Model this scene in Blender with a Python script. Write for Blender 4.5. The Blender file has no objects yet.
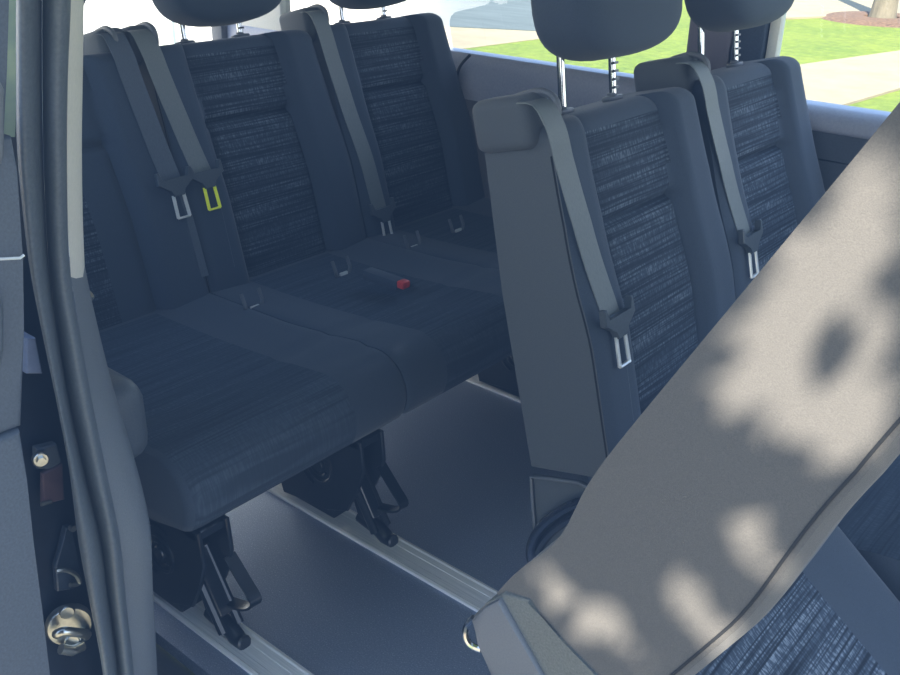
import bpy, bmesh, math, random
from mathutils import Vector, Matrix
random.seed(7)
scene = bpy.context.scene
COL = scene.collection
PI = math.pi

# ------------------------------------------------------------------ camera
# world: x = forward in the van, y = across to the far side, z = up from the van floor
CAMZ = 1.1
FOC = 953.0
aF = Vector((.766, .288, -.575)).normalized()
aL = Vector((.643, -.319, .696))
aL = (aL - aF * aL.dot(aF)).normalized()
aU = aF.cross(aL)

def ray(px, py):
    r = Vector(((px - 450) / FOC, (py - 337.5) / FOC, 1))
    return Vector((r.dot(aF), r.dot(aL), r.dot(aU)))
def onF(px, py, f): r = ray(px, py); t = f / r.x; return Vector((f, r.y * t, r.z * t + CAMZ))
def onL(px, py, l): r = ray(px, py); t = l / r.y; return Vector((r.x * t, l, r.z * t + CAMZ))
def onZ(px, py, z): r = ray(px, py); t = (z - CAMZ) / r.z; return Vector((r.x * t, r.y * t, z))

cam = bpy.data.cameras.new('camera')
cam.sensor_width = 36; cam.lens = FOC / 900 * 36
cam.clip_start = .02; cam.clip_end = 300
camo = bpy.data.objects.new('camera', cam); COL.objects.link(camo)
xc = Vector((aF.x, aL.x, aU.x)); yc = -Vector((aF.y, aL.y, aU.y)); zc = -Vector((aF.z, aL.z, aU.z))
M = Matrix((xc, yc, zc)).transposed().to_4x4()
M.translation = (0, 0, CAMZ)
camo.matrix_world = M
scene.camera = camo

# ------------------------------------------------------------------ materials
def lin(h):
    h = h.lstrip('#'); o = []
    for i in (0, 2, 4):
        c = int(h[i:i + 2], 16) / 255
        o.append(c / 12.92 if c <= .04045 else ((c + .055) / 1.055) ** 2.4)
    return (*o, 1)

def base_mat(name):
    m = bpy.data.materials.new(name); m.use_nodes = True
    nt = m.node_tree
    return m, nt, nt.nodes['Principled BSDF']

def N(nt, t, **kw):
    n = nt.nodes.new(t)
    for k, v in kw.items(): setattr(n, k, v)
    return n

def coords(nt, scale=(1, 1, 1)):
    tc = N(nt, 'ShaderNodeTexCoord'); mp = N(nt, 'ShaderNodeMapping')
    mp.inputs['Scale'].default_value = scale
    nt.links.new(tc.outputs['Object'], mp.inputs['Vector'])
    return mp.outputs['Vector']

def noise(nt, vec, scale, detail=3, rough=.6):
    n = N(nt, 'ShaderNodeTexNoise')
    n.inputs['Scale'].default_value = scale; n.inputs['Detail'].default_value = detail; n.inputs['Roughness'].default_value = rough
    nt.links.new(vec, n.inputs['Vector'])
    return n.outputs['Fac']

def ramp(nt, fac, stops):
    r = N(nt, 'ShaderNodeValToRGB')
    e = r.color_ramp.elements
    while len(e) < len(stops): e.new(.5)
    for el, (p, c) in zip(e, stops):
        el.position = p; el.color = c if not isinstance(c, str) else lin(c)
    nt.links.new(fac, r.inputs['Fac'])
    return r.outputs['Color']

def bump(nt, p, height, strength=.3, dist=.002):
    b = N(nt, 'ShaderNodeBump'); b.inputs['Strength'].default_value = strength; b.inputs['Distance'].default_value = dist
    nt.links.new(height, b.inputs['Height']); nt.links.new(b.outputs['Normal'], p.inputs['Normal'])

def noisy(name, c1, c2, scale=300, rough=.7, metal=0, bstr=.2, bdist=.001, sc=(1, 1, 1), spec=.5, sheen=0):
    m, nt, p = base_mat(name)
    v = coords(nt, sc); f = noise(nt, v, scale)
    nt.links.new(ramp(nt, f, [(.3, c1), (.7, c2)]), p.inputs['Base Color'])
    p.inputs['Roughness'].default_value = rough; p.inputs['Metallic'].default_value = metal
    p.inputs['Specular IOR Level'].default_value = spec
    if sheen:
        p.inputs['Sheen Weight'].default_value = sheen; p.inputs['Sheen Roughness'].default_value = .5
    if bstr: bump(nt, p, f, bstr, bdist)
    return m

def weave(name, dark, mid, light, ax_line, ax_step):
    """woven upholstery: fine dark lines along ax_line stacked along ax_step, broken by short lighter threads"""
    m, nt, p = base_mat(name)
    def sc(line, step):
        v = [20, 20, 20]; v[ax_line] = line; v[ax_step] = step
        return tuple(v)
    f1 = noise(nt, coords(nt, sc(5, 290)), 1, 1, .5)
    f2 = noise(nt, coords(nt, sc(380, 90)), 1, 1, .5)
    f3 = noise(nt, coords(nt, sc(2.5, 34)), 1, 2, .5)
    lines = ramp(nt, f1, [(.36, (.15, .15, .15, 1)), (.52, (.75, .75, .75, 1)), (.68, (1, 1, 1, 1))])
    ticks = ramp(nt, f2, [(.45, (.55, .55, .55, 1)), (.62, (1, 1, 1, 1))])
    bands = ramp(nt, f3, [(.38, (.6, .6, .6, 1)), (.58, (1, 1, 1, 1))])
    mu = N(nt, 'ShaderNodeMix', data_type='RGBA', blend_type='MULTIPLY'); mu.inputs[0].default_value = 1
    nt.links.new(lines, mu.inputs[6]); nt.links.new(ticks, mu.inputs[7])
    m2 = N(nt, 'ShaderNodeMix', data_type='RGBA', blend_type='MULTIPLY'); m2.inputs[0].default_value = 1
    nt.links.new(mu.outputs[2], m2.inputs[6]); nt.links.new(bands, m2.inputs[7])
    c = ramp(nt, m2.outputs[2], [(.05, dark), (.5, mid), (1, light)])
    nt.links.new(c, p.inputs['Base Color'])
    p.inputs['Roughness'].default_value = .85
    p.inputs['Specular IOR Level'].default_value = .25
    bump(nt, p, m2.outputs[2], .3, .001)
    return m

MT = {}
MT['plain'] = noisy('plain dark cloth', '#353f4c', '#3f4a59', 700, .85, bstr=.25, spec=.25, sheen=.12)
MT['back_weave'] = weave('patterned cloth of backrests', '#232b36', '#394350', '#65707d', 1, 2)
MT['cush_weave'] = weave('patterned cloth of cushions', '#323c49', '#3e4957', '#4c5765', 1, 0)
MT['cush_bold'] = weave('bold patterned cloth of tipped cushion', '#1d2530', '#465262', '#8894a3', 1, 0)
MT['black_gloss'] = noisy('glossy black handle', '#1a2130', '#222a38', 60, .18, bstr=0, spec=.8)
MT['side'] = noisy('grey side cloth', '#4a5056', '#545a60', 900, .75, bstr=.25, spec=.3, sheen=.1)
MT['side_sunlit'] = noisy('sun tinted grey side cloth', '#484746', '#555452', 900, .8, bstr=.3, spec=.3, sheen=.15)  # same cloth as side, warm sunlight put into its colour
MT['piping'] = noisy('dark seam', '#121417', '#1a1d20', 400, .8, bstr=0)
MT['plastic'] = noisy('dark grey plastic', '#454d56', '#505861', 500, .5, bstr=.15)
MT['plastic_tex'] = noisy('grained grey plastic', '#4d5150', '#626664', 420, .6, bstr=.5, bdist=.001)
MT['plastic_mid'] = noisy('mid grey plastic', '#585d64', '#62676e', 500, .5, bstr=.1)
MT['black_metal'] = noisy('black painted steel', '#141a22', '#1c232d', 60, .3, bstr=.05)
MT['chrome'] = noisy('chrome', '#d6d8da', '#e6e8ea', 20, .12, metal=1, bstr=0)
MT['steel'] = noisy('zinc plated steel', '#aaaeac', '#c9ccc8', 60, .3, metal=1, bstr=.05)
MT['alu'] = noisy('brushed aluminium', '#d2d5d6', '#eceded', 30, .36, metal=.15, bstr=.08, sc=(.3, 12, 12))
MT['alu_dark'] = noisy('worn aluminium groove', '#787c78', '#a2a59e', 24, .5, metal=.6, bstr=.1, sc=(.5, 8, 8))
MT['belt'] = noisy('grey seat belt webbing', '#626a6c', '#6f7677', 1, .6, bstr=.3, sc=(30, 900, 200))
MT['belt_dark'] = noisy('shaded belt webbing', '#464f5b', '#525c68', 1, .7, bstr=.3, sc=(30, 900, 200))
MT['tongue'] = noisy('belt tongue plastic', '#3d464e', '#485058', 300, .45, bstr=.1)
MT['tongue_steel'] = noisy('bright tongue plate', '#d4d8da', '#e4e7e8', 60, .3, metal=.35, bstr=0)
MT['yellow'] = noisy('yellow coated tongue', '#f0f83a', '#f8ff50', 80, .4, bstr=0)
MT['red'] = noisy('red release button', '#c4322f', '#d2423c', 80, .4, bstr=0)
MT['label'] = noisy('pale label', '#b9c0c6', '#c9d0d4', 80, .6, bstr=0)
MT['trim_blue'] = noisy('glossy grey belt line trim', '#8b91a2', '#979dad', 200, .32, bstr=.1)
MT['trim_dark'] = noisy('dark wall trim', '#3a4350', '#434d5b', 300, .6, bstr=.2)
MT['pillar'] = noisy('purple grey pillar trim', '#6d6a75', '#77747e', 400, .8, bstr=.2)
MT['pillar_dark'] = noisy('dark pillar trim', '#384456', '#415064', 300, .7, bstr=.1)
MT['rubber'] = noisy('black rubber seal', '#555e66', '#636c74', 250, .45, bstr=.2)
MT['jamb'] = noisy('painted door jamb', '#52607a', '#5c6a84', 100, .4, bstr=.05)
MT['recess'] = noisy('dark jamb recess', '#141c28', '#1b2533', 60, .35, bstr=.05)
MT['white_trim'] = noisy('pale grey pillar cover', '#d0d0c8', '#dad9d0', 200, .7, bstr=.1)
MT['grey_trim'] = noisy('grey pillar cover', '#5f6770', '#6a727b', 700, .7, bstr=.3)
MT['door'] = noisy('sliding door trim', '#454d58', '#505966', 400, .55, bstr=.2)
MT['ceil'] = noisy('headliner', '#8c8d8c', '#999a98', 300, .9, bstr=.2)
MT['asphalt'] = noisy('street asphalt', '#333e41', '#414c4f', 2.2, .9, bstr=.2, bdist=.01, sc=(.5, 2, 1))
MT['concrete'] = noisy('pale concrete', '#686150', '#746d5a', 3, .9, bstr=.2, bdist=.004)
MT['white_wall'] = noisy('white painted wall', '#e4e4e0', '#eeeeea', 3, .8, bstr=0)
MT['bark'] = noisy('grey bark', '#4c483e', '#645e51', 14, .9, bstr=.6, bdist=.02, sc=(1, 1, .25))
MT['mulch'] = noisy('bark mulch', '#3d2c22', '#5d4838', 22, .95, bstr=.8, bdist=.03)
MT['leaf'] = noisy('leaf green', '#6d8c3a', '#87a650', 4, .6, bstr=0)
MT['body'] = noisy('dark body paint', '#232b36', '#29313d', 100, .25, bstr=0)

def floor_mat():
    m, nt, p = base_mat('speckled rubber floor')
    v = coords(nt)
    f = noise(nt, v, 420, 2, .6); g = noise(nt, v, 900, 1, .5)
    nt.links.new(ramp(nt, f, [(.35, '#77859e'), (.60, '#8b9ab4'), (.72, '#b4c2da')]), p.inputs['Base Color'])
    p.inputs['Metallic'].default_value = .8; p.inputs['Roughness'].default_value = .55
    p.inputs['Specular IOR Level'].default_value = 1.0
    p.inputs['Coat Weight'].default_value = .8; p.inputs['Coat Roughness'].default_value = .38
    bump(nt, p, f, .35, .002)
    return m
MT['floor'] = floor_mat()

def grass_mat():
    m, nt, p = base_mat('sunlit lawn')
    v = coords(nt, (1, 1, 1)); f = noise(nt, v, 9, 6, .75); g = noise(nt, v, 1.1, 3, .6)
    a = ramp(nt, f, [(.30, '#2b3d07'), (.5, '#4a5e0c'), (.70, '#6a781f')])
    b = ramp(nt, g, [(.35, '#42560c'), (.65, '#666f1c')])
    mx = N(nt, 'ShaderNodeMix', data_type='RGBA'); mx.inputs[0].default_value = .4
    nt.links.new(a, mx.inputs[6]); nt.links.new(b, mx.inputs[7])
    nt.links.new(mx.outputs[2], p.inputs['Base Color'])
    p.inputs['Roughness'].default_value = .9
    bump(nt, p, f, .8, .05)
    return m
MT['grass'] = grass_mat()

def glass_mat(name, tint):
    m = bpy.data.materials.new(name); m.use_nodes = True; nt = m.node_tree
    for n in list(nt.nodes):
        if n.type == 'BSDF_PRINCIPLED': nt.nodes.remove(n)
    out = [n for n in nt.nodes if n.type == 'OUTPUT_MATERIAL'][0]
    t = N(nt, 'ShaderNodeBsdfTransparent'); t.inputs[0].default_value = tint
    g = N(nt, 'ShaderNodeBsdfGlossy'); g.inputs['Roughness'].default_value = .02
    fr = N(nt, 'ShaderNodeFresnel'); fr.inputs['IOR'].default_value = 1.45
    mx = N(nt, 'ShaderNodeMixShader')
    nt.links.new(fr.outputs[0], mx.inputs[0]); nt.links.new(t.outputs[0], mx.inputs[1]); nt.links.new(g.outputs[0], mx.inputs[2])
    nt.links.new(mx.outputs[0], out.inputs[0])
    return m
MT['glass'] = glass_mat('window glass', (.93, .96, .95, 1))
MT['grass_reflection'] = noisy('door glass with painted grass reflection', '#8a9b93', '#aab898', 9, .12, bstr=0, sc=(1, 1, 3))  # grey-green stands in for grass reflected in the strip

# ------------------------------------------------------------------ helpers
def link(name, bm, mats, parent=None, loc=None, rot=None, smooth=True, angle=40):
    me = bpy.data.meshes.new(name)
    bmesh.ops.recalc_face_normals(bm, faces=bm.faces)
    bm.to_mesh(me); bm.free()
    if not isinstance(mats, (list, tuple)): mats = [mats]
    for k in mats: me.materials.append(MT[k])
    if smooth:
        me.polygons.foreach_set('use_smooth', [True] * len(me.polygons))
        try: me.set_sharp_from_angle(angle=math.radians(angle))
        except Exception: pass
    o = bpy.data.objects.new(name, me); COL.objects.link(o)
    if parent: o.parent = parent
    if loc is not None: o.location = loc
    if rot is not None: o.rotation_euler = rot
    return o

def tag(o, label=None, cat=None, group=None, kind=None):
    if label: o['label'] = label
    if cat: o['category'] = cat
    if group: o['group'] = group
    if kind: o['kind'] = kind
    return o

def struct(o, label=None):
    o['kind'] = 'structure'
    if label: o['label'] = label
    return o

def empty(name, loc):
    o = bpy.data.objects.new(name, None); COL.objects.link(o); o.location = loc
    o.empty_display_size = .05
    return o

def box(bm, lo, hi, bev=0, seg=2, mat=0):
    lo = Vector(lo); hi = Vector(hi)
    vs = [bm.verts.new((x, y, z)) for x in (lo.x, hi.x) for y in (lo.y, hi.y) for z in (lo.z, hi.z)]
    fs = [bm.faces.new([vs[i] for i in q]) for q in ((0, 1, 3, 2), (4, 6, 7, 5), (0, 4, 5, 1), (2, 3, 7, 6), (0, 2, 6, 4), (1, 5, 7, 3))]
    for f in fs: f.material_index = mat
    if bev:
        es = list({e for f in fs for e in f.edges})
        r = bmesh.ops.bevel(bm, geom=es, offset=bev, segments=seg, affect='EDGES', profile=.5)
        for f in r['faces']: f.material_index = mat
    return bm

def tube(bm, pts, r, n=10, mat=0, closed=False, flat=1.0):
    """tube along points; radius may be a list"""
    pts = [Vector(p) for p in pts]; rings = []
    k = len(pts); prev = None
    for i, p in enumerate(pts):
        a = pts[(i - 1) % k] if (i > 0 or closed) else p
        b = pts[(i + 1) % k] if (i < k - 1 or closed) else p
        t = (b - a).normalized()
        if prev is None:
            up = Vector((0, 0, 1)) if abs(t.z) < .9 else Vector((1, 0, 0))
            u = t.cross(up).normalized()
        else:
            u = (prev - t * prev.dot(t)).normalized()
        prev = u; v = t.cross(u)
        rr = r[i] if isinstance(r, (list, tuple)) else r
        rings.append([bm.verts.new(p + u * rr * math.cos(2 * PI * j / n) + v * rr * flat * math.sin(2 * PI * j / n)) for j in range(n)])
    for i in range(k if closed else k - 1):
        A, B = rings[i], rings[(i + 1) % k]
        for j in range(n):
            f = bm.faces.new((A[j], A[(j + 1) % n], B[(j + 1) % n], B[j])); f.material_index = mat
    if not closed:
        for R in (rings[0], rings[-1]):
            f = bm.faces.new(R); f.material_index = mat
    return bm

def smooth_path(pts, n=6):
    pts = [Vector(p) for p in pts]; out = []
    for i in range(len(pts) - 1):
        p0 = pts[max(i - 1, 0)]; p1 = pts[i]; p2 = pts[i + 1]; p3 = pts[min(i + 2, len(pts) - 1)]
        for j in range(n):
            t = j / n
            out.append(.5 * ((2 * p1) + (p2 - p0) * t + (2 * p0 - 5 * p1 + 4 * p2 - p3) * t * t + (3 * p1 - p0 - 3 * p2 + p3) * t ** 3))
    out.append(pts[-1])
    return out

def prism(bm, poly, axis, a, b, bev=0, mat=0, seg=2):
    """extrude a 2-D polygon [(u,v)] along axis from a to b; axis 'y': (u,v)=(x,z); 'x': (y,z); 'z': (x,y)"""
    def P(u, v, w): return {'y': (u, w, v), 'x': (w, u, v), 'z': (u, v, w)}[axis]
    A = [bm.verts.new(P(u, v, a)) for u, v in poly]; B = [bm.verts.new(P(u, v, b)) for u, v in poly]
    n = len(poly)
    fs = [bm.faces.new(A), bm.faces.new(list(reversed(B)))]
    sd = [bm.faces.new((A[i], B[i], B[(i + 1) % n], A[(i + 1) % n])) for i in range(n)]
    for f in fs + sd: f.material_index = mat
    if bev:
        es = list({e for f in fs for e in f.edges})
        r = bmesh.ops.bevel(bm, geom=es, offset=bev, segments=seg, affect='EDGES', profile=.5)
        for f in r['faces']: f.material_index = mat
    return bm

def disc(bm, c, axis, r0, h, n=24, mat=0, bev=0, r1=None):
    """short cylinder from c along axis"""
    axis = Vector(axis).normalized(); c = Vector(c)
    up = Vector((0, 0, 1)) if abs(axis.z) < .9 else Vector((1, 0, 0))
    u = axis.cross(up).normalized(); v = axis.cross(u)
    r1 = r0 if r1 is None else r1
    st = [(r0, 0), (r1, h - bev), (r1 - bev * .7, h)] if bev else [(r0, 0), (r1, h)]
    R = [[bm.verts.new(c + axis * d + u * r * math.cos(2 * PI * j / n) + v * r * math.sin(2 * PI * j / n)) for j in range(n)] for r, d in st]
    for A, B in zip(R, R[1:]):
        for j in range(n): bm.faces.new((A[j], A[(j + 1) % n], B[(j + 1) % n], B[j])).material_index = mat
    bm.faces.new(R[0]).material_index = mat; bm.faces.new(R[-1]).material_index = mat
    return bm

def ribbon(bm, pts, wdirs, w, th=.0016, mat=0):
    """flat webbing: pts centre line, wdirs width direction per point"""
    pts = [Vector(p) for p in pts]; rows = []
    for i, p in enumerate(pts):
        t = (pts[min(i + 1, len(pts) - 1)] - pts[max(i - 1, 0)]).normalized()
        wd = Vector(wdirs[i] if isinstance(wdirs, list) else wdirs); wd = (wd - t * wd.dot(t)).normalized()
        n = t.cross(wd)
        rows.append([bm.verts.new(p + wd * sx * w / 2 + n * sy * th / 2) for sx, sy in ((-1, -1), (1, -1), (1, 1), (-1, 1))])
    for A, B in zip(rows, rows[1:]):
        for j in range(4): bm.faces.new((A[j], A[(j + 1) % 4], B[(j + 1) % 4], B[j])).material_index = mat
    bm.faces.new(rows[0]).material_index = mat; bm.faces.new(rows[-1]).material_index = mat
    return bm

def superq(bm, c, rx, ry, rz, e1=.5, e2=.5, nu=28, nv=18, warp=None):
    c = Vector(c)
    def sp(v, e): return math.copysign(abs(v) ** e, v)
    rows = []
    for i in range(nv + 1):
        ph = -PI / 2 + PI * i / nv
        row = []
        for j in range(nu):
            th = 2 * PI * j / nu
            p = Vector((rx * sp(math.cos(ph), e1) * sp(math.cos(th), e2), ry * sp(math.cos(ph), e1) * sp(math.sin(th), e2), rz * sp(math.sin(ph), e1)))
            if warp: p = warp(p)
            row.append(p + c)
        rows.append(row)
    bot = bm.verts.new(sum(rows[0], Vector()) / nu); top = bm.verts.new(sum(rows[-1], Vector()) / nu)
    V = [[bm.verts.new(p) for p in r] for r in rows[1:-1]]
    for A, B in zip(V, V[1:]):
        for j in range(nu): bm.faces.new((A[j], A[(j + 1) % nu], B[(j + 1) % nu], B[j]))
    for j in range(nu):
        bm.faces.new((bot, V[0][(j + 1) % nu], V[0][j])); bm.faces.new((top, V[-1][j], V[-1][(j + 1) % nu]))
    return bm

# ------------------------------------------------------------------ seats
S0, S1, SG = -.093, .450, .280     # bottom, top and cross groove along the backrest
HW = .233
def hw_at(s): return HW - .018 * max(0, min(1, (s - .2) / .28))
def depth_at(x, s, hw, drop=.008):
    c = .110 + .022 * (1 if s < .1 else math.exp(-((s - .10) / .13) ** 2)) - .012 * max(0, (s - .3) / .2)
    ax = abs(x)
    b = 0
    if ax > .115:
        t = min(1, (ax - .115) / .03); b = .022 * t * t * (3 - 2 * t)
    e = max(0, (ax - (hw - .03)) / .03)
    b -= drop * (1 - math.sqrt(max(0, 1 - min(1, e) ** 2)))
    g = 0
    if ax < .125:
        g = -.013 * math.exp(-((s - SG) / .009) ** 2) - .006 * math.exp(-((ax - .118) / .006) ** 2)
    else:
        g = -.006 * math.exp(-((ax - .118) / .006) ** 2)
    return c + b + g

def backrest_bm(near_grey, far_grey, wrap_grey, light, S1=S1, thick=1, bpat=(-.118, .118), rb=0):
    """slots: 0 plain cloth, 1 weave, 2 side cloth"""
    bm = bmesh.new(); r = .028
    st = sorted(set([S0 + (S1 - r - S0) * i / 34 for i in range(35)] + [SG + d for d in (-.02, -.012, -.006, 0, .006, .012, .02)]
                    + [S1 - r + r * math.sin(PI / 2 * i / 6) for i in range(1, 7)]))
    xs = [-1 + 2 * i / 40 for i in range(41)]
    rings = []
    for s in st:
        ins = 0
        if s > S1 - r: ins = r - math.sqrt(max(0, r * r - (s - S1 + r) ** 2))
        hw = hw_at(s); H = hw - ins
        ring = []
        for q in xs:
            x = q * H; dd = depth_at(q * hw, s, hw)
            ring.append((max(dd * thick - ins, .055), x))
        dl = ring[-1][0]; rr = ins * .5 + rb * math.exp(-((s - .03) / .06) ** 2)
        for k in (.66, .33): ring.append((rr + (dl - rr) * k, H))
        ring.append((rr, H)); ring.append((rr, 0)); ring.append((rr, -H))
        for k in (.33, .66): ring.append((rr + (dl - rr) * k, -H))
        rings.append([bm.verts.new((d, x, s)) for d, x in ring])
    n = len(rings[0])
    for i in range(len(st) - 1):
        A, B = rings[i], rings[i + 1]; sm = (st[i] + st[i + 1]) / 2
        for j in range(n):
            f = bm.faces.new((A[j], A[(j + 1) % n], B[(j + 1) % n], B[j]))
            if j < 40:
                xm = (xs[j] + xs[j + 1]) / 2 * hw_at(sm)
                f.material_index = 1 if bpat[0] < xm < bpat[1] and sm < S1 - .03 else 0
                if wrap_grey and abs(xs[j] + xs[j + 1]) / 2 > .9: f.material_index = 2
            else:
                f.material_index = 2
                if j in (40, 41, 42) and not far_grey: f.material_index = 0
                if j in (45, 46, 47) and not near_grey: f.material_index = 0
    bm.faces.new(rings[0]).material_index = 0
    bm.faces.new(rings[-1]).material_index = 0
    return bm

def piping_bm(side, off=0, S1=S1, thick=1):
    bm = bmesh.new(); pts = []
    for i in range(40):
        s = S0 + (S1 - .045 - S0) * i / 39
        hw = hw_at(s)
        pts.append((depth_at(hw, s, hw) * thick - .004 + off, side * (hw + .0002), s))
    return tube(bm, pts, .0016, 6)

CL = .585      # cushion length from the bight
def cushion_bm(hw, ends=(1, 1), pat=(-1, .45)):
    """local: x forward from bight, y across, z = 0 at the bight's top; slots 0 plain, 1 weave"""
    bm = bmesh.new()
    top = []
    for i in range(27):
        x = -.02 + (CL - .05) * i / 26
        z = -.004 + .012 * max(0, x / CL) ** 1.5 - .008 * math.sin(PI * min(1, max(0, x / CL)))
        z -= .010 * math.exp(-((x - .40) / .008) ** 2)
        top.append((x, z, 1))
    R = .072
    x0, z0 = top[-1][0], top[-1][1] - R
    for i in range(1, 11):
        a = PI / 2 - i * (PI * .72) / 10
        top.append((x0 + R * math.cos(a), z0 + R * math.sin(a), 1))
    prof = top + [(x0 - .03, z0 - .062, 0), (.25, -.118, 0), (-.02, -.118, 0)]
    cx = .28; cz = -.055
    ws = [-1, -.985, -.95, -.88, -.7, -.55, -.25, 0, .25, .45, .6, .7, .88, .95, .985, 1]
    rows = []
    for w in ws:
        k = max(0, (abs(w) - .9) / .1); ins = .016 * (1 - math.sqrt(max(0, 1 - k * k)))
        if (w < 0 and not ends[0]) or (w > 0 and not ends[1]): ins *= .3
        row = []
        for x, z, t in prof:
            dx, dz = x - cx, z - cz
            L = math.hypot(dx, dz)
            bz = .006 * max(0, min(1, (abs(w) - .55) / .3)) if t and x < CL - .1 else 0
            row.append(bm.verts.new((x - dx / L * ins, w * hw, z + bz - dz / L * ins)))
        rows.append(row)
    n = len(prof)
    for i in range(len(ws) - 1):
        for j in range(n):
            f = bm.faces.new((rows[i][j], rows[i][(j + 1) % n], rows[i + 1][(j + 1) % n], rows[i + 1][j]))
            f.material_index = 1 if prof[j][2] and prof[(j + 1) % n][2] and (ws[i] > -.96 or not ends[0]) and (ws[i + 1] < .96 or not ends[1]) and prof[j][0] > .02 and pat[0] <= ws[i] and ws[i + 1] <= pat[1] else 0
    for R_ in (rows[0], rows[-1]): bm.faces.new(R_).material_index = 0
    return bm

def headrest(root, y, org, ang, light=False, hz=.168):
    def warp(p):
        # flatter front, lower edge dips a little in the middle
        p.z -= .012 * math.cos(min(1, abs(p.y) / .14) * PI / 2) if p.z < 0 else 0
        p.x *= 1 - .18 * (p.z / .1)
        return p
    bm = superq(bmesh.new(), (.114, y, S1 + hz), .056, .154, .105, .55, .42, 36, 24, warp)
    h = link('headrest', bm, 'plain', root, org, (0, ang, 0))
    for sy in (-.075, .075):
        b = bmesh.new()
        tube(b, [(.05, y + sy, S1 - .02), (.053, y + sy, S1 + .02), (.066, y + sy, S1 + .13)], .0062, 12)
        if sy > 0:
            for k in range(4): box(b, (.056 + k * .0014, y + sy - .0066, S1 + .018 + k * .013), (.0615 + k * .0014, y + sy + .0066, S1 + .022 + k * .013), mat=1)
        o = link('headrest_post', b, ['chrome', 'black_metal'], h); 
        b = bmesh.new()
        superq(b, (.05, y + sy, S1 + .003), .014, .024, .005, .6, .8, 20, 8)
        tube(b, [(.05, y + sy, S1 - .01), (.05, y + sy, S1 + .012)], .0085, 12)
        o = link('post_collar', b, 'plastic_mid' if not light else 'plastic_mid', h)
    return h

def tongue(parent, c, down, across, metal, s=1.3):
    """c = where webbing meets the tongue, down / across unit vectors in parent's frame"""
    c = Vector(c); d = Vector(down).normalized(); a = Vector(across); a = (a - d * a.dot(d)).normalized(); n = d.cross(a)
    def P(u, v, w): return c + a * u + d * v + n * w
    bm = bmesh.new()
    poly = [(-.031, -.012), (-.026, -.012), (-.024, .002), (.024, .002), (.026, -.012), (.031, -.012), (.032, .007), (.020, .014), (.012, .018), (.010, .028), (-.010, .028), (-.012, .018), (-.020, .014), (-.032, .007)]
    A = [bm.verts.new(P(u * s, v * s, -.005)) for u, v in poly]; B = [bm.verts.new(P(u * s, v * s, .007)) for u, v in poly]
    fs = [bm.faces.new(A), bm.faces.new(list(reversed(B)))]
    k = len(poly)
    for i in range(k): bm.faces.new((A[i], B[i], B[(i + 1) % k], A[(i + 1) % k]))
    bmesh.ops.bevel(bm, geom=list({e for f in fs for e in f.edges}), offset=.0015, segments=1, affect='EDGES')
    t = link('belt_tongue', bm, 'tongue', parent)
    bm = bmesh.new()
    pts = [P(u * s, v * s, .001) for u, v in ((-.0095, .026), (-.0105, .062), (.0105, .062), (.0095, .026))]
    for p, q in ((0, 1), (1, 2), (3, 2), (0, 3)):
        tube(bm, [pts[p], pts[q]], .0042, 8, flat=.6)
    me = link('tongue_plate', bm, 'tongue_steel' if metal == 'steel' else metal, parent)
    return t

def belt_set(root, y, side, org, ang, metal, tongue_s, lower=True, w=.046, kind='belt', drift=.036, bx=.016):
    """belt outlet on the shoulder at y + side * .2, webbing down the bolster to a hanging tongue"""
    xo = y + side * .203
    # outlet housing
    bm = bmesh.new()
    box(bm, (-.006, xo - .032, S1 - .032), (.102, xo + .032, S1 + .046), .016, 4)
    cap = link('belt_outlet', bm, 'side' , root, org, (0, ang, 0))
    bm = bmesh.new()
    xi = xo - side * .012
    loop = smooth_path([(.058, xi, S1 + .042), (.1, xi, S1 + .044), (.122, xi, S1 + .028), (.116, xi, S1 - .0), (.085, xi, S1 - .006), (.056, xi, S1 + .014), (.058, xi, S1 + .042)], 5)
    tube(bm, loop[:-1], .006, 8, closed=True)
    link('outlet_lip', bm, 'plastic_mid', cap)
    # webbing
    bm = bmesh.new(); pts = []
    sa = S1 + .036
    xb = xo + side * bx
    key = [(.09, xb, sa), (.118, xb, sa - .006), (.133, xb, sa - .035)]
    n = 12
    for i in range(1, n + 1):
        s = sa - .035 + (tongue_s - sa + .035) * i / n
        x = xb - side * drift * i / n
        key.append((depth_at(xo - y - side * .01, min(s, S1 - .05), HW) + .010, x, s))
    ribbon(bm, smooth_path(key, 3), (0, 1, 0), w)
    b = link('seat_belt', bm, kind, root, org, (0, ang, 0))
    end = Vector(key[-1])
    tongue(b, end + Vector((.010, 0, .006)), (0, -side * drift * .3, -1), (0, 1, 0), metal)
    if lower:
        bm = bmesh.new(); low = []
        for i in range(9):
            s = tongue_s + (-.02 - tongue_s) * i / 8
            low.append((depth_at(xo - y - side * .01, s, HW) + .006, end.y + side * .004 * i / 8, s))
        ribbon(bm, low, (.12, 1, 0), w * .95)
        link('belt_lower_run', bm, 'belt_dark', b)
    return b

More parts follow.
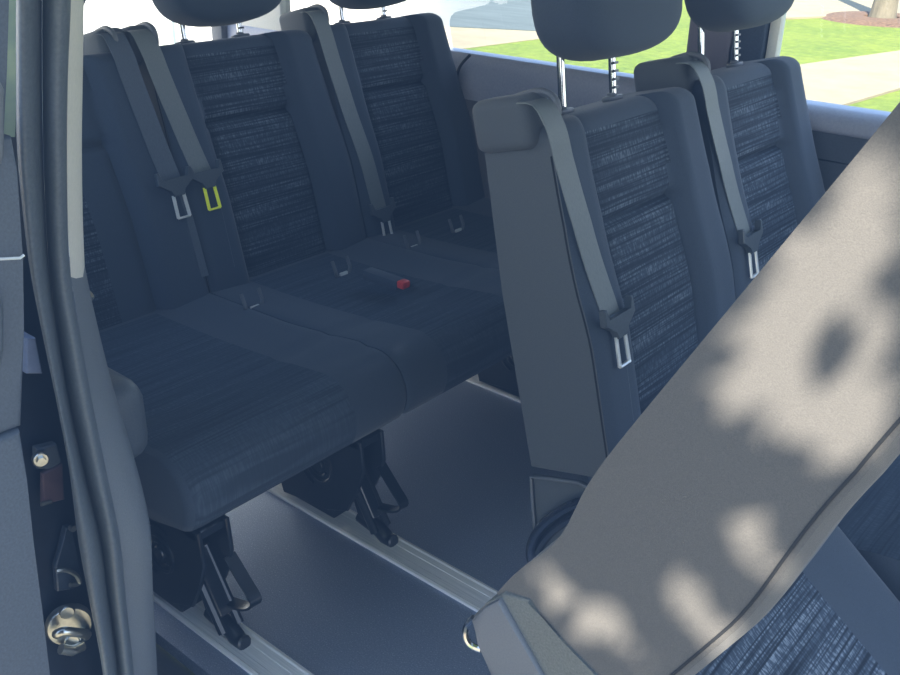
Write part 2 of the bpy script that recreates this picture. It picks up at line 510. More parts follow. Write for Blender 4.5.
def leg_parts(root, x, y, h):
    """black foot bracket: top plate under the cushion, cheeks, round recliner boss, forward strut ending in a toe on the rail"""
    def PL(poly, y0, y1, bm): prism(bm, poly, 'y', y0, y1, .002, seg=1)
    bm = bmesh.new()
    cheek = [(-.25, h), (-.005, h), (.0, h * .72), (-.018, h * .5), (-.045, h * .24), (-.10, .028), (-.225, .012), (-.235, .05), (-.255, h * .6)]
    cheek = [(x + u, v) for u, v in cheek]
    PL(cheek, y - .030, y - .022, bm); PL(cheek, y + .022, y + .030, bm)
    box(bm, (x - .245, y - .03, h - .02), (x - .01, y + .03, h - .002), .003, 1)
    box(bm, (x - .23, y - .022, .006), (x - .09, y + .022, .04), .004, 1)
    leg = link('leg', bm, 'black_metal', root)
    bm = bmesh.new()   # raised ridges and boss on the near cheek
    c = Vector((x - .115, y - .030, h * .58))
    for rad, a0, a1 in ((.052, 60, 250), (.034, 0, 360), (.022, 20, 330), (.012, 0, 360)):
        pts = [c + Vector((rad * math.cos(math.radians(a)), -.001, rad * math.sin(math.radians(a)))) for a in [a0 + (a1 - a0) * i / 22 for i in range(23)]]
        tube(bm, pts, .0032, 6)
    tube(bm, smooth_path([(x - .25, y - .031, h * .80), (x - .20, y - .031, h * .74), (x - .168, y - .031, h * .80), (x - .150, y - .031, h * .92)], 4), .0035, 6)
    disc(bm, c, (0, -1, 0), .014, .006, 16, bev=.002)
    link('recliner_boss', bm, 'black_metal', leg)
    bm = bmesh.new()   # forward strut with two ribs, toe
    for dy in (-.016, .016):
        tube(bm, [(x - .06, y + dy, h * .66), (x + .012, y + dy, .024)], .008, 8)
    prism(bm, [(x - .072, h * .62), (x - .05, h * .68), (x + .006, .05), (x - .02, .02), (x - .03, .02)], 'y', y - .012, y + .012, .002, seg=1)
    tube(bm, smooth_path([(x - .04, y, .03), (x + .004, y, .022), (x + .03, y, .010), (x + .046, y, .012)], 4), [.014] * 8 + [.013] * 4 + [.010], 10)
    link('strut', bm, 'black_metal', leg)
    bm = bmesh.new()   # release strap in front of the bracket
    ribbon(bm, smooth_path([(x - .01, y + .025, h * .66), (x + .022, y + .028, h * .48), (x + .044, y + .028, h * .36), (x + .03, y + .02, h * .30), (x - .01, y + .012, h * .27)], 5), (0, 1, 0), .022, .004)
    link('release_strap', bm, 'black_metal', leg)
    return leg

def isofix(root, x, y, z, lab):
    bm = bmesh.new()
    pts = [(x + .02 - .03 * math.sin(a) * 0, y + .022 * math.cos(a), z + .020 * math.sin(a)) for a in [PI + PI * i / 12 for i in range(13)]]
    pts = [(pts[0][0] - .01, pts[0][1], z + .022)] + pts + [(pts[-1][0] - .01, pts[-1][1], z + .022)]
    tube(bm, pts, .004, 8)
    o = link('anchor_guide', bm, 'plastic_mid', root)
    bm = bmesh.new(); box(bm, (x + .018, y - .010, z - .019), (x + .024, y + .012, z - .007), .001, 1)
    link('anchor_tag', bm, lab, o)
    return o

YAW = math.radians(-14.6)
BACK = (0, .33)          # backrest origin relative to a seat root (forward, up)
BIGHT = (.14, .312)

def seat_unit(root, y, near_grey, far_grey, ang=YAW, back=BACK, bight=BIGHT, pitch=math.radians(-3.2), wrap=False, side='side', hw=HW, S1=S1, thick=1.06, poff=0, ends=(1, 1), pat=(-1, .45), bpat=(-.118, .118), cw='cush_weave'):
    bo = (back[0], y, back[1])
    o = link('backrest', backrest_bm(near_grey, far_grey, wrap, side, S1, thick, bpat, .013 if wrap else 0), ['plain', 'back_weave', side], root, bo, (0, ang, 0), angle=50)
    if near_grey: link('piping', piping_bm(-1, poff, S1, thick), 'piping', o)
    if far_grey: link('piping', piping_bm(1, poff, S1, thick), 'piping', o)
    c = link('cushion', cushion_bm(hw, ends, pat), ['plain', cw], root, (bight[0], y, bight[1]), (0, pitch, 0), angle=50)
    return o, c

def double_bench(name, f0, label, metals, tongues, red=False, wire=False):
    """two seats side by side; near seat at y = 1.34, far seat at y = 1.81"""
    yc = 1.575
    root = empty(name, (f0, yc, 0))
    tag(root, label, 'bench seat')
    for i, y in enumerate((-.235, .235)):
        seat_unit(root, y, i == 0, i == 1, hw=.2345 if not wire else .229, ends=(0, i == 1), pat=(-.55, .45) if not wire else (-1, .6))
        headrest(root, y, (BACK[0], 0, BACK[1]), YAW, hz=.186 if wire else .142)
        belt_set(root, y, -1, (BACK[0], 0, BACK[1]), YAW, metals[i], tongues[i])
    for y in (1.65 - yc, 1.99 - yc): leg_parts(root, .715, y, .215)
    bm = bmesh.new()   # tube frame below the cushions
    tube(bm, [(.30, -.44, .222), (.30, .44, .222)], .012, 10)
    link('frame_bar', bm, 'black_metal', root)
    bm = bmesh.new(); tube(bm, [(.60, -.44, .222), (.60, .44, .222)], .012, 10)
    link('frame_bar', bm, 'black_metal', root)
    for ly in (1.115, 1.366, 1.60, 1.765): isofix(root, .275, ly - yc, .326, 'label')
    if red:
        bm = bmesh.new(); p = (.46, 1.345 - yc, .348)
        box(bm, (p[0] - .07, p[1] - .015, p[2] - .01), (p[0] + .03, p[1] + .015, p[2] + .012), .005, 2)
        bk = link('buckle', bm, 'plain', root)
        bm = bmesh.new(); box(bm, (p[0] + .026, p[1] - .012, p[2] - .004), (p[0] + .046, p[1] + .012, p[2] + .012), .004, 2)
        link('buckle_button', bm, 'red', bk)
    return root, yc

F2 = -.759
F3 = F2 - .975
# --- rear row
rear_bench, yc3 = double_bench('double_bench', F3, 'rear row two-place dark bench with a bright yellow belt tongue hanging at its inner side', ['yellow', 'steel'], [.185, .0], red=True)
mid_bench, yc2 = double_bench('double_bench', F2, 'second row upright two-place dark bench behind the tilted grey seat', ['steel', 'steel'], [.155, .16], wire=True)

# the middle bench shows the cover plate and release loop on its near end
def mid_extras():
    l = 1.100
    bm = bmesh.new()
    px = [(531, 476), (578, 483), (592, 490), (600, 502), (575, 560), (560, 580), (538, 560)]
    poly = [(onL(a, b, l).x - F2, onL(a, b, l).z) for a, b in px]
    prism(bm, poly, 'y', l - yc2 + .001, l - yc2 + .012, .003, seg=2)
    pl = link('lower_side_cover', bm, 'side', mid_bench)
    bm = bmesh.new()
    pts = [onL(a, b, l - .004) for a, b in ((537, 556), (534, 520), (531, 477), (552, 479), (578, 483), (591, 489), (600, 501))]
    tube(bm, [Vector((p.x - F2, p.y - yc2, p.z)) for p in pts], .0032, 6)
    link('cover_rim', bm, 'plastic_mid', pl)
    bm = bmesh.new()
    for dl, sh in ((1.083, 0), (1.092, 9)):
        pts = smooth_path([onL(a + sh * .6, b + sh, dl) for a, b in ((536, 572), (531, 556), (533, 540), (545, 523), (566, 508), (584, 502), (600, 504), (640, 520))], 5)
        tube(bm, [Vector((p.x - F2, p.y - yc2, p.z)) for p in pts], .0085, 8)
    link('release_loop', bm, 'black_gloss', mid_bench)
mid_extras()

# --- single seats beside the door
def single_seat(name, f0, label, tilted=False):
    y0 = .868
    root = empty(name, (f0, y0, 0)); tag(root, label, 'seat')
    if not tilted:
        seat_unit(root, 0, True, True, hw=.2345, ends=(1, 0), bpat=(-.118, .03))
        headrest(root, 0, (BACK[0], 0, BACK[1]), YAW)
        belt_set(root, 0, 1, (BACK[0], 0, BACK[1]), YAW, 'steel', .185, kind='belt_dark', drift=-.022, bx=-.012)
        for y in (.686 - y0, 1.03 - y0): leg_parts(root, .715, y, .215)
        for fx in (.30, .60):
            bm = bmesh.new(); tube(bm, [(fx, -.2, .222), (fx, .2, .222)], .012, 10)
            link('frame_bar', bm, 'black_metal', root)
    else:
        ang = math.radians(27.5); back = (-.412 - f0, .5195); bight = (-.304 - f0, .425)
        seat_unit(root, 0, True, True, ang, back, bight, math.radians(36), True, 'side_sunlit', .205, .565, 1.2, -.002, cw='cush_bold')
        headrest(root, 0, (back[0] + .046, 0, back[1] + .089), ang)
        # hinge cover at the foot of the backrest
        l = .632
        def Q(px, py): p = onL(px, py, l); return (p.x - f0, p.z)
        bm = bmesh.new()
        poly = [Q(*p) for p in ((504, 592), (529, 600), (540, 619), (562, 641), (593, 673), (640, 720), (600, 790), (530, 760), (493, 676), (480, 642), (472, 617), (486, 603))]
        prism(bm, poly, 'y', l - y0, l - y0 + .07, .004, seg=2)
        hc = link('hinge_cover', bm, 'plastic_tex', root)
        bm = bmesh.new()
        poly = [Q(*p) for p in ((502, 597), (545, 675), (575, 740), (540, 745), (494, 674), (481, 641), (474, 618), (487, 605))]
        prism(bm, poly, 'y', l - y0 - .006, l - y0 + .004, .004, seg=2)
        link('hinge_cover_plate', bm, 'plastic_mid', hc)
        bm = bmesh.new()
        pts = smooth_path([onL(a, b, .66) for a, b in ((474, 618), (467, 625), (466, 636), (471, 645), (482, 650))], 4)
        tube(bm, [Vector((p.x - f0, p.y - y0, p.z)) for p in pts], .004, 8)
        link('pull_ring', bm, 'chrome', hc)
        for y in (-.182, .162):
            bm = bmesh.new()
            prism(bm, [(-.30 - f0, .30), (-.20 - f0, .26), (.02 - f0, .06), (.06 - f0, .008), (-.04 - f0, .008), (-.12 - f0, .10), (-.30 - f0, .22)], 'y', y - .012, y + .012, .003, seg=1)
            link('leg', bm, 'black_metal', root)
    return root
single_seat('single_seat', F3, 'rear row single dark seat just behind the door pillar with metal belt tongue')
single_seat('single_seat', F2, 'large grey sided single seat tipped forward beside the door in dappled sunlight', True)

# ------------------------------------------------------------------ floor rails
def rail(y, label):
    root = empty('floor_rail', ((-2.5 + .9) / 2, y, 0)); ox = root.location.x
    tag(root, label, 'rail', 'aluminium seat rails in the floor')
    h = .006; w = .030
    prof = [(-w, 0), (-w, h), (-w + .005, h + .001), (-w + .008, h - .0008), (-.010, h - .0008), (-.009, h - .0016), (.009, h - .0016), (.010, h - .0008), (w - .008, h - .0008), (w - .005, h + .001), (w, h), (w, 0)]
    bm = bmesh.new()
    prism(bm, prof, 'x', -2.5 - ox, .9 - ox)
    link('rail_profile', bm, 'alu', root, angle=20)
rail(.686, 'bare aluminium floor rail nearest the open door')
rail(1.023, 'aluminium floor rail in the middle of the picture, running under the tilted grey seat')
rail(1.65, 'aluminium floor rail at the far side, mostly hidden under the upright bench')

# ------------------------------------------------------------------ van shell
bm = bmesh.new(); box(bm, (-2.75, .615, -.03), (1.3, 2.1, 0), .006, 2)
struct(link('floor', bm, 'floor'), 'dark speckled rubber van floor')
bm = bmesh.new(); box(bm, (-1.6, .42, -.09), (1.3, .63, -.035), .02, 3)
box(bm, (-.93, .40, -.4), (1.3, .43, -.05), .01, 2)
struct(link('trim_sill', bm, 'trim_dark'), 'dark plastic door sill step')

YW = 2.1
def wall_seg(bm, x0, x1, z0, z1, y0=YW, y1=YW + .05, bev=.004): box(bm, (x0, y0, z0), (x1, y1, z1), bev, 1)
bm = bmesh.new(); wall_seg(bm, -2.75, 1.3, -.03, .575, YW - .005); wall_seg(bm, -.925, 1.3, .57, .645, YW - .012)
struct(link('wall_left', bm, 'trim_dark'), 'dark lower wall trim on the far side')
# belt line ledges
bm = bmesh.new()
prof = [(YW - .012, .56), (YW - .018, .60), (YW - .014, .655), (YW + .0, .678), (YW + .05, .682), (YW + .05, .56)]
prism(bm, prof, 'x', -2.75, -.93)
struct(link('trim_1', bm, 'trim_blue', angle=60), 'glossy grey ledge under the far rear window')
bm = bmesh.new()
prof = [(YW - .016, .632), (YW - .022, .642), (YW - .018, .658), (YW + .0, .678), (YW + .05, .682), (YW + .05, .632)]
prism(bm, prof, 'x', -.925, 1.3)
struct(link('trim_2', bm, 'trim_blue', angle=60), 'grey ledge under the far front window')
bm = bmesh.new()
tube(bm, smooth_path([onL(470, 55, YW - .015), onL(461, 65, YW - .02), onL(457, 76, YW - .02), onL(455, 96, YW - .02)], 5), .004, 6)
struct(link('trim_3', bm, 'piping'), 'dark joint line in the far ledge')
# pillars of the far side
bm = bmesh.new(); box(bm, (-1.035, YW - .02, .66), (-.93, YW + .03, 1.4), .012, 3)
struct(link('wall_left_pillar', bm, 'pillar'), 'purple grey pillar cover between the far windows')
bm = bmesh.new(); box(bm, (-.93, YW - .012, .66), (-.855, YW + .03, 1.4), .008, 2)
struct(link('trim_4', bm, 'pillar_dark'), 'dark pillar edge')
bm = bmesh.new(); box(bm, (-.853, YW - .0, .675), (-.828, YW + .03, 1.4), .006, 2)
struct(link('trim_5', bm, 'white_trim'), 'pale window seal strip')
bm = bmesh.new(); box(bm, (-2.75, YW - .01, .66), (-2.45, YW + .04, 1.4), .01, 2)
struct(link('trim_6', bm, 'white_trim'), 'pale rear corner pillar')
def pane(n, lo, hi, label):
    bm = bmesh.new()
    bm.faces.new([bm.verts.new((x, lo[1], z)) for x, z in ((lo[0], lo[2]), (hi[0], lo[2]), (hi[0], hi[2]), (lo[0], hi[2]))])
    struct(link('window_%d' % n, bm, 'glass', smooth=False), label)
pane(1, (-2.45, YW + .015, .675), (-1.03, YW + .019, 1.33), 'far rear side window')
pane(2, (-.83, YW + .015, .675), (1.3, YW + .019, 1.33), 'far front side window')
pane(4, (-2.74, .46, .69), (-1.2, .46, 1.27), 'near rear side window behind the pillar')
# rear wall, ceiling
bm = bmesh.new(); box(bm, (-2.80, .42, -.30), (-2.75, 2.12, -.005), .01, 2)
box(bm, (-2.78, .42, -.03), (-2.72, .50, 1.36), .01, 2); box(bm, (-2.78, 2.06, -.03), (-2.72, 2.14, 1.36), .01, 2)
struct(link('wall_back', bm, 'plastic_mid'), 'frame of the open tailgate behind the rear row')
bm = bmesh.new(); box(bm, (-2.8, .40, 1.38), (1.3, 2.16, 1.42), .01, 2)
box(bm, (-2.8, .38, 1.30), (1.3, .44, 1.40), .015, 3); box(bm, (-2.8, 2.08, 1.32), (1.3, 2.16, 1.40), .015, 3)
struct(link('ceiling', bm, 'ceil'), 'van headliner')

# ------------------------------------------------------------------ door pillar, seals and jamb on the near side
YS = [-80, 0, 75, 150, 225, 277, 333, 400, 470, 540, 600, 675, 780]
def xs_at(lst): return lst
seam3 = [83, 82, 81, 80, 81, 83, 95, 112, 133, 150, 153, 157, 162]
seam2 = [71, 71, 68, 67, 68, 71, 80, 92, 106, 120, 126, 134, 143]
seam1 = [43, 42, 42, 43, 46, 50, 58, 69, 84, 101, 109, 119, 130]
left1 = [17, 16, 16, 17, 24, 31, 42, 56, 69, 78, 89, 103, 114]
def line(xl, l, n=4):
    return smooth_path([onL(x, y, l) for x, y in zip(xl, YS)], n)
def mixl(a, b, t): return [p + (q - p) * t for p, q in zip(a, b)]
def sheet(name, lines, mat, parent=None, angle=60):
    bm = bmesh.new(); rows = [[bm.verts.new(p) for p in ln] for ln in lines]
    for A, B in zip(rows, rows[1:]):
        for i in range(len(A) - 1): bm.faces.new((A[i], A[i + 1], B[i + 1], B[i]))
    return link(name, bm, mat, parent, angle=angle)
def ridge(name, a, b, la, lb, bulge, mat, n=8):
    lines = []
    for i in range(n + 1):
        t = i / n
        lines.append(line(mixl(a, b, t), la + (lb - la) * t - bulge * math.sqrt(max(0, 1 - (2 * t - 1) ** 2))))
    return sheet(name, lines, mat, angle=180)
o = ridge('seal_outer', left1, seam1, .408, .440, .012, 'rubber'); o.name = 'trim_7'; struct(o, 'outer ridge of the door seal on the near pillar')
o = ridge('seal_inner', seam1, seam2, .441, .455, .014, 'rubber'); o.name = 'trim_8'; struct(o, 'inner ridge of the door seal on the near pillar')
# pillar cover: pale above, grey below
def cover(i0, i1, mat, name, label):
    global YS
    full = YS
    a = [onL(seam2[i], YS[i], .456) for i in range(i0, i1 + 1)]
    b = [onL(seam3[i], YS[i], .492) for i in range(i0, i1 + 1)]
    c = [p + Vector((-.03, .02, 0)) for p in b]; d = [p + Vector((-.35, .05, 0)) for p in b]
    o = sheet(name, [smooth_path(q, 4) for q in (a, [p.lerp(q, .5) + Vector((.003, -.003, 0)) for p, q in zip(a, b)], b, c, d)], mat)
    struct(o, label)
cover(0, 5, 'white_trim', 'trim_9', 'pale strip of the pillar cover beside the seal')
cover(5, 12, 'grey_trim', 'trim_10', 'grey lower pillar cover beside the seal')
# near rear side wall behind the pillar
bm = bmesh.new(); box(bm, (-2.75, .44, -.03), (-1.2, .50, .70), .02, 2); box(bm, (-2.75, .42, 1.25), (-1.2, .5, 1.4), .01, 1)
box(bm, (-2.8, .36, -.45), (-.96, .40, .70), .01, 2)
struct(link('wall_right', bm, 'trim_dark'), 'near side wall trim behind the pillar')
bm = bmesh.new()
# rounded armrest box of the side trim
p0 = onL(128, 405, .56)
box(bm, (p0.x - .30, .50, p0.z - .07), (p0.x + .035, .575, p0.z + .045), .03, 4)
struct(link('trim_11', bm, 'plastic'), 'rounded side trim ledge behind the near pillar')
# jamb sheet with the dark recess behind the seal
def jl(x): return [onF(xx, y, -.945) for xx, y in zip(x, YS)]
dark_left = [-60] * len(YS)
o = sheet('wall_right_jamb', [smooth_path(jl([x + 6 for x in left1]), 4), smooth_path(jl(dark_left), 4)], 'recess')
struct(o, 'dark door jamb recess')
bm = bmesh.new()
vs = [bm.verts.new(onF(x, y, -.93)) for x, y in ((5, -80), (17, -80), (17, 100), (15, 137), (4, 137))]
bm.faces.new(vs)
r = bmesh.ops.extrude_face_region(bm, geom=bm.faces[:])
bmesh.ops.translate(bm, verts=[v for v in r['geom'] if isinstance(v, bmesh.types.BMVert)], vec=(-.006, 0, 0))
struct(link('window_3', bm, 'grass_reflection', smooth=False), 'narrow strip of door glass in the gap, reflected grass painted into its colour')

# ------------------------------------------------------------------ sliding door edge at the far left
def door():
    root = empty('door_1', (-.72, .2, 0)); struct(root, 'front edge of the open sliding door at the left')
    o = root.location
    def poly_part(name, pts, mat, f0=-.72, depth=.35, bev=.006):
        bm = bmesh.new()
        P = [onF(x, y, f0) for x, y in pts]
        prism(bm, [(p.y - o.y, p.z) for p in P], 'x', f0 - o.x, f0 - o.x - depth, bev, seg=3)
        return link(name, bm, mat, root)
    poly_part('window_frame', [(-90, -90), (9, -90), (9, 0), (7, 70), (6, 150), (-90, 150)], 'door', -.72, .05)
    poly_part('door_edge_panel', [(-90, 140), (14, 137), (17, 170), (23, 258), (24, 330), (23, 427), (-90, 470)], 'door', -.72, .2)
    poly_part('lower_edge_panel', [(-90, 474), (22, 431), (27, 480), (34, 545), (43, 615), (50, 675), (62, 780), (-90, 780)], 'door', -.715, .2)
    poly_part('pull_handle', [(-40, 82), (2, 82), (6, 90), (6, 155), (3, 165), (-40, 165)], 'plastic_mid', -.705, .03, .004)
    poly_part('edge_cover', [(-40, 290), (1, 292), (5, 310), (5, 350), (1, 372), (-40, 378)], 'plastic', -.71, .03, .004)
    bm = bmesh.new()
    pts = [onF(x, y, -.712) for x, y in ((-40, 260), (0, 259), (20, 258), (24, 255))]
    tube(bm, [p - o for p in pts], .0012, 6)
    link('panel_joint', bm, 'label', root)
door()

# ------------------------------------------------------------------ latch hardware on the jamb
def F_at(px, py, f, ox): return onF(px, py, f) - ox
def striker():
    c = onF(70, 628, -.915); root = empty('door_striker', c); tag(root, 'round zinc door striker bolted low on the pillar', 'door latch')
    nx = Vector((.93, -.36, .08)).normalized()
    def P(px, py, f=-.915): return onF(px, py, f) - c
    bm = bmesh.new(); disc(bm, -nx * .012, nx, .027, .010, 36, bev=.003)
    for dy in (0,): disc(bm, P(67, 612) - nx * .004, nx, .009, .007, 20, bev=.002)
    disc(bm, P(72, 641) - nx * .004, nx, .009, .006, 20, bev=.002)
    base = link('base_plate', bm, 'steel', root)
    bm = bmesh.new()
    tube(bm, smooth_path([P(57, 634), P(56, 628) + nx * .012, P(62, 622) + nx * .020, P(72, 622) + nx * .022, P(80, 624) + nx * .020, P(85, 629) + nx * .012, P(84, 637)], 5), .0058, 10)
    link('striker_loop', bm, 'steel', root)
    bm = bmesh.new()
    tube(bm, [P(60, 646) + nx * .006, P(71, 647) + nx * .008, P(82, 643) + nx * .006], .0065, 10)
    link('striker_lip', bm, 'steel', root)
striker()
def catch():
    c = onF(48, 480, -.925); root = empty('door_catch', c); tag(root, 'small dark latch catch with reddish plate and round bolt on the jamb', 'door latch')
    def P(px, py, f=-.925): return onF(px, py, f) - c
    def plate(name, pts, mat, f, d):
        bm = bmesh.new(); q = [P(x, y, f) for x, y in pts]
        prism(bm, [(p.y, p.z) for p in q], 'x', f + .925, f + .925 - d, .0015, seg=1)
        return link(name, bm, mat, root)
    plate('housing', [(37, 449), (57, 444), (62, 462), (52, 470), (38, 469)], 'plastic', -.925, .012)
    plate('catch_plate', [(43, 474), (63, 464), (65, 500), (43, 505)], 'catch_red', -.922, .008)
    plate('catch_lip', [(42, 503), (53, 501), (53, 504), (42, 507)], 'steel', -.918, .005)
    bm = bmesh.new(); d = Vector((.95, -.3, .05)); disc(bm, P(40, 458, -.92), d, .009, .006, 24, bev=.002)
    disc(bm, P(40, 458, -.92) + d * .006, d, .005, .004, 6)
    link('bolt', bm, 'steel', root)
    plate('rubber_stop', [(26, 338), (36, 338), (43, 374), (27, 374)], 'rubber_stop', -.90, .03)
    plate('bracket', [(66, 528), (72, 526), (78, 560), (84, 585), (70, 590), (58, 592), (56, 566), (62, 548)], 'bracket', -.93, .01)
    bm = bmesh.new()
    tube(bm, smooth_path([P(56, 571, -.92), P(66, 570, -.918), P(76, 575, -.918), P(79, 583, -.92), P(70, 585, -.92)], 4), .003, 6)
    link('bracket_wire', bm, 'steel', root)
    bm = bmesh.new(); disc(bm, P(71, 527, -.92), (1, 0, 0), .004, .006, 10)
    link('bracket_rivet', bm, 'steel', root)
MT['catch_red'] = noisy('reddish metal plate', '#5c4a52', '#6d5a60', 40, .4, metal=.5, bstr=0)
MT['rubber_stop'] = noisy('pale blue grey stop', '#6a7690', '#74809a', 100, .6, bstr=0)
MT['bracket'] = noisy('bluish bracket', '#2a3646', '#3b485a', 60, .35, metal=.3, bstr=0)
catch()
# hook behind the pale strip
bm = bmesh.new()
tube(bm, smooth_path([onL(70, 289, .50), onL(82, 289, .54), onL(88, 292, .56), onL(92, 297, .56), onL(88, 300, .56), onL(82, 301, .56)], 4), .003, 8)
tag(link('belt_hook', bm, 'steel'), 'tiny pale wire hook peeking out beside the pillar strip', 'hook')

# ------------------------------------------------------------------ outside
GZ = -.55
def slab(name, pts, z, mat, label, kind='structure'):
    bm = bmesh.new(); prism(bm, [(p[0], p[1]) for p in pts], 'z', z - .1, z)
    o = link(name, bm, mat, smooth=False); o['kind'] = kind; o['label'] = label
    return o
def G(px, py, z=GZ): p = onZ(px, py, z); return (p.x, p.y)
slab('lawn', [(-60, -40), (60, -40), (60, 80), (-60, 80)], GZ, 'grass', 'bright green lawn beside the street')
def ext(a, b, t): return (a[0] + (b[0] - a[0]) * t, a[1] + (b[1] - a[1]) * t)
# street and pale pavement seen through the rear window
a, b = G(440, 27), G(543, 32); c, d = G(541, 39), G(464, 49)
a0, b1 = ext(a, b, -14), ext(a, b, 1.6); d0, c1 = ext(d, c, -5), ext(d, c, 1.6)
slab('sidewalk', [a0, b1, c1, d0], GZ + .006, 'concrete', 'pale pavement edge seen through the far rear window')
n = Vector((-(b[1] - a[1]), b[0] - a[0])).normalized()
if n.y < 0: n = -n
far0 = (a0[0] + n.x * 12, a0[1] + n.y * 12); far1 = (b1[0] + n.x * 12, b1[1] + n.y * 12)
slab('street', [a0, far0, far1, b1], GZ + .015, 'asphalt', 'blue grey asphalt street seen through the far rear window')
# driveway seen through the front window
a, b = G(788, 68), G(900, 52); c, d = G(900, 90), G(842, 107)
slab('driveway', [ext(a, b, -.9), ext(a, b, 4), ext(d, c, 6), ext(d, c, -1.2)], GZ + .02, 'concrete', 'pale concrete driveway between two strips of lawn')
a, b = G(775, 20), G(884, 15.5)
p, q = G(775, -12), G(884, -16)
slab('footpath', [ext(a, b, -.6), ext(a, b, 2.5), ext(p, q, 2.5), ext(p, q, -.6)], GZ + .025, 'concrete', 'white pavement beyond the lawn at the tree')
# near side and rear: pale driveway under the van
slab('parking_pad', [(-14, -7), (8, -7), (8, 2.7), (-14, 2.7)], GZ + .012, 'concrete', 'pale concrete drive below the van')

# made-up white wall behind the van, added to bounce light under the seats
bm = bmesh.new(); box(bm, (-5.9, -3.5, GZ - .05), (-5.7, 4.7, 2.6), .01, 1)
for k in range(5): box(bm, (-5.71, -2.4, GZ + .05 + k * .5), (-5.67, 3.9, GZ + .53 + k * .5), .012, 2)
struct(link('wall_bounce', bm, 'white_wall'), 'added white wall behind the rear row, bounces sunlight under the seats')
def tree_far():
    p = onZ(881, 20, GZ)
    root = empty('street_tree', p); tag(root, 'slim grey tree trunk standing in mulch at the top right', 'tree')
    bm = bmesh.new(); pts = []; rr = []
    for i in range(22):
        z = -.1 + i * .2
        pts.append((.03 * math.sin(z * 1.3), .03 * math.cos(z), z)); rr.append(.155 - .018 * z + .07 * math.exp(-z * 5 - .5))
    tube(bm, pts, rr, 16)
    link('trunk', bm, 'bark', root)
    bm = bmesh.new()
    for i in range(900):
        a = random.uniform(0, 2 * PI); b = math.acos(random.uniform(-1, 1)); r = 1.7 * random.random() ** .4
        c = Vector((r * math.sin(b) * math.cos(a), r * math.sin(b) * math.sin(a), 4.9 + r * .8 * math.cos(b)))
        u = Vector((random.gauss(0, 1), random.gauss(0, 1), random.gauss(0, 1))).normalized(); v = u.orthogonal().normalized()
        s = .16
        bm.faces.new([bm.verts.new(c + q) for q in (u * s, v * s * .5, -u * s, -v * s * .5)])
    link('crown', bm, 'leaf', root)
    # mulch bed
    bm = bmesh.new(); st = [(.22, -.02), (.24, .05), (.45, .06), (.7, .04), (.9, -.02)]
    R = [[bm.verts.new((p.x + r * math.cos(2 * PI * k / 40), p.y + r * math.sin(2 * PI * k / 40), GZ + z)) for k in range(40)] for r, z in st]
    for A, B in zip(R, R[1:]):
        for k in range(40): bm.faces.new((A[k], A[(k + 1) % 40], B[(k + 1) % 40], B[k]))
    o = link('mulch_bed', bm, 'mulch'); tag(o, 'ring of brown mulch around the slim tree trunk', kind='structure')
tree_far()

# ------------------------------------------------------------------ sun, sky, tree that dapples the near side
SD = Vector((-.36, .60, -.72)).normalized()
sun = bpy.data.lights.new('sun', 'SUN'); sun.energy = 16.0; sun.angle = math.radians(.55); sun.color = (1, .91, .78)
so = bpy.data.objects.new('sun', sun); COL.objects.link(so); so.rotation_euler = SD.to_track_quat('-Z', 'Y').to_euler()

w = bpy.data.worlds.new('sky'); scene.world = w; w.use_nodes = True
nt = w.node_tree; bg = nt.nodes['Background']
tc = N(nt, 'ShaderNodeTexCoord'); sp = N(nt, 'ShaderNodeSeparateXYZ'); nt.links.new(tc.outputs['Generated'], sp.inputs[0])
cr = N(nt, 'ShaderNodeValToRGB'); e = cr.color_ramp.elements
e[0].position = .0; e[0].color = (.85, .92, 1, 1); e[1].position = .5; e[1].color = (.42, .62, 1, 1)
nt.links.new(sp.outputs['Z'], cr.inputs['Fac']); nt.links.new(cr.outputs['Color'], bg.inputs['Color'])
bg.inputs['Strength'].default_value = 1.8

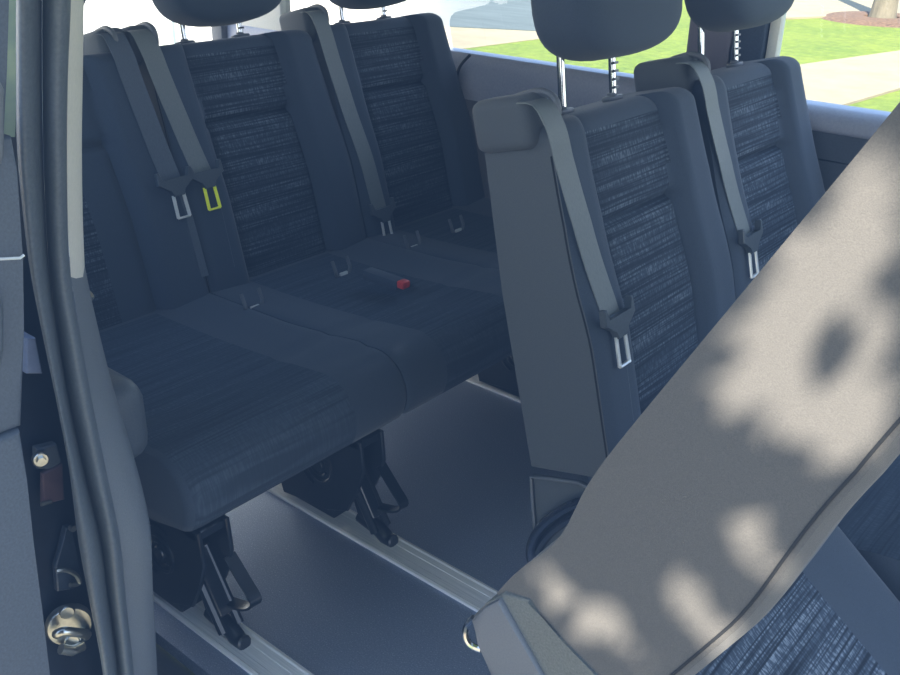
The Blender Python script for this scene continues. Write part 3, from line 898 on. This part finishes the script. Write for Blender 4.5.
def dapple_tree():
    base = Vector((2.9, -3.3, GZ)); root = empty('shade_tree', base)
    tag(root, 'leafy tree outside the open door whose leaves dapple the tilted seat', 'tree')
    bm = bmesh.new()
    pts = [(0, 0, 0), (.05, .1, 1.2), (0, .3, 2.4), (-.1, .45, 3.4), (-.2, .5, 4.4)]
    tube(bm, smooth_path(pts, 5), [.17 - .006 * i for i in range(21)], 14)
    for q in ((1.3, .6, 4.2), (-1.0, -.8, 4.4)):
        tube(bm, smooth_path([(-.1, .45, 2.8), Vector((-.1, .45, 2.8)).lerp(Vector(q), .5) + Vector((0, 0, .2)), q], 4), [.07 - .006 * i for i in range(9)], 8)
    link('trunk', bm, 'bark', root)
    # gaps in the leaves fall on these places of the seat side (picture points on the side plane)
    gaps = [(548, 578, .012), (556, 590, .018), (572, 604, .020), (590, 620, .020), (612, 636, .014), (640, 648, .008), (684, 572, .010), (690, 590, .012), (700, 612, .015), (713, 634, .016),
            (727, 508, .006), (737, 525, .009), (748, 542, .014), (764, 556, .016), (668, 537, .006),
            (745, 388, .012), (772, 404, .014), (803, 428, .016), (838, 448, .010), (874, 428, .013), (855, 393, .013), (888, 372, .014), (815, 388, .010), (765, 322, .013), (795, 305, .018), (830, 278, .019), (868, 298, .017), (740, 345, .008), (800, 345, .008),
            (880, 240, .010), (848, 226, .012), (893, 135, .012), (722, 397, .006), (790, 268, .006), (822, 241, .008), (870, 180, .014), (845, 205, .012), (893, 170, .012), (800, 255, .010), (770, 290, .008), (735, 330, .006)]
    G3 = [(onL(x, y, .636), r) for x, y, r in gaps]
    bm = bmesh.new(); cnt = 0
    tgt = Vector((-.35, .64, .6))
    u0 = SD.orthogonal().normalized(); v0 = SD.cross(u0)
    for i in range(34000):
        # a point of the seat side / floor area to shade, then back up the sun's way into the crown
        near = i < 13000
        if near: du, dv = random.uniform(-.6, .6), random.uniform(-.6, .6)
        else:
            du, dv = random.uniform(-1.05, 1.05), random.uniform(-1.05, 1.05)
            if abs(du) < .55 and abs(dv) < .55: continue
        p = tgt + u0 * du + v0 * dv
        t = random.uniform(2.3, 3.0) if near else random.uniform(2.9, 4.6)
        c = p - SD * t
        s = random.uniform(.022, .034) if near else random.uniform(.045, .075)
        k = (.636 - c.y) / SD.y; hit = c + SD * k
        bad = False
        for g, r in G3:
            if (hit - g).length < r * 1.1 + s * .55: bad = True; break
        if bad: continue
        u = (u0 * random.gauss(0, 1) + v0 * random.gauss(0, 1) + SD * random.gauss(0, .4)).normalized(); v = u.cross((SD + Vector((random.gauss(0, .3), random.gauss(0, .3), 0))).normalized()).normalized()
        c -= base
        bm.faces.new([bm.verts.new(c + q) for q in (u * s, u * s * .3 + v * s * .42, -u * s * .5 + v * s * .35, -u * s, -u * s * .5 - v * s * .35, u * s * .3 - v * s * .42)])
    link('crown', bm, 'leaf', root, smooth=False)
dapple_tree()

# ------------------------------------------------------------------ look
vs = scene.view_settings
vs.view_transform = 'Standard'; vs.look = 'None'; vs.exposure = .75; vs.gamma = 1.0

vs.use_curve_mapping = True
cm = vs.curve_mapping
cm.black_level = (-.006, -.012, -.025)
cm.update()
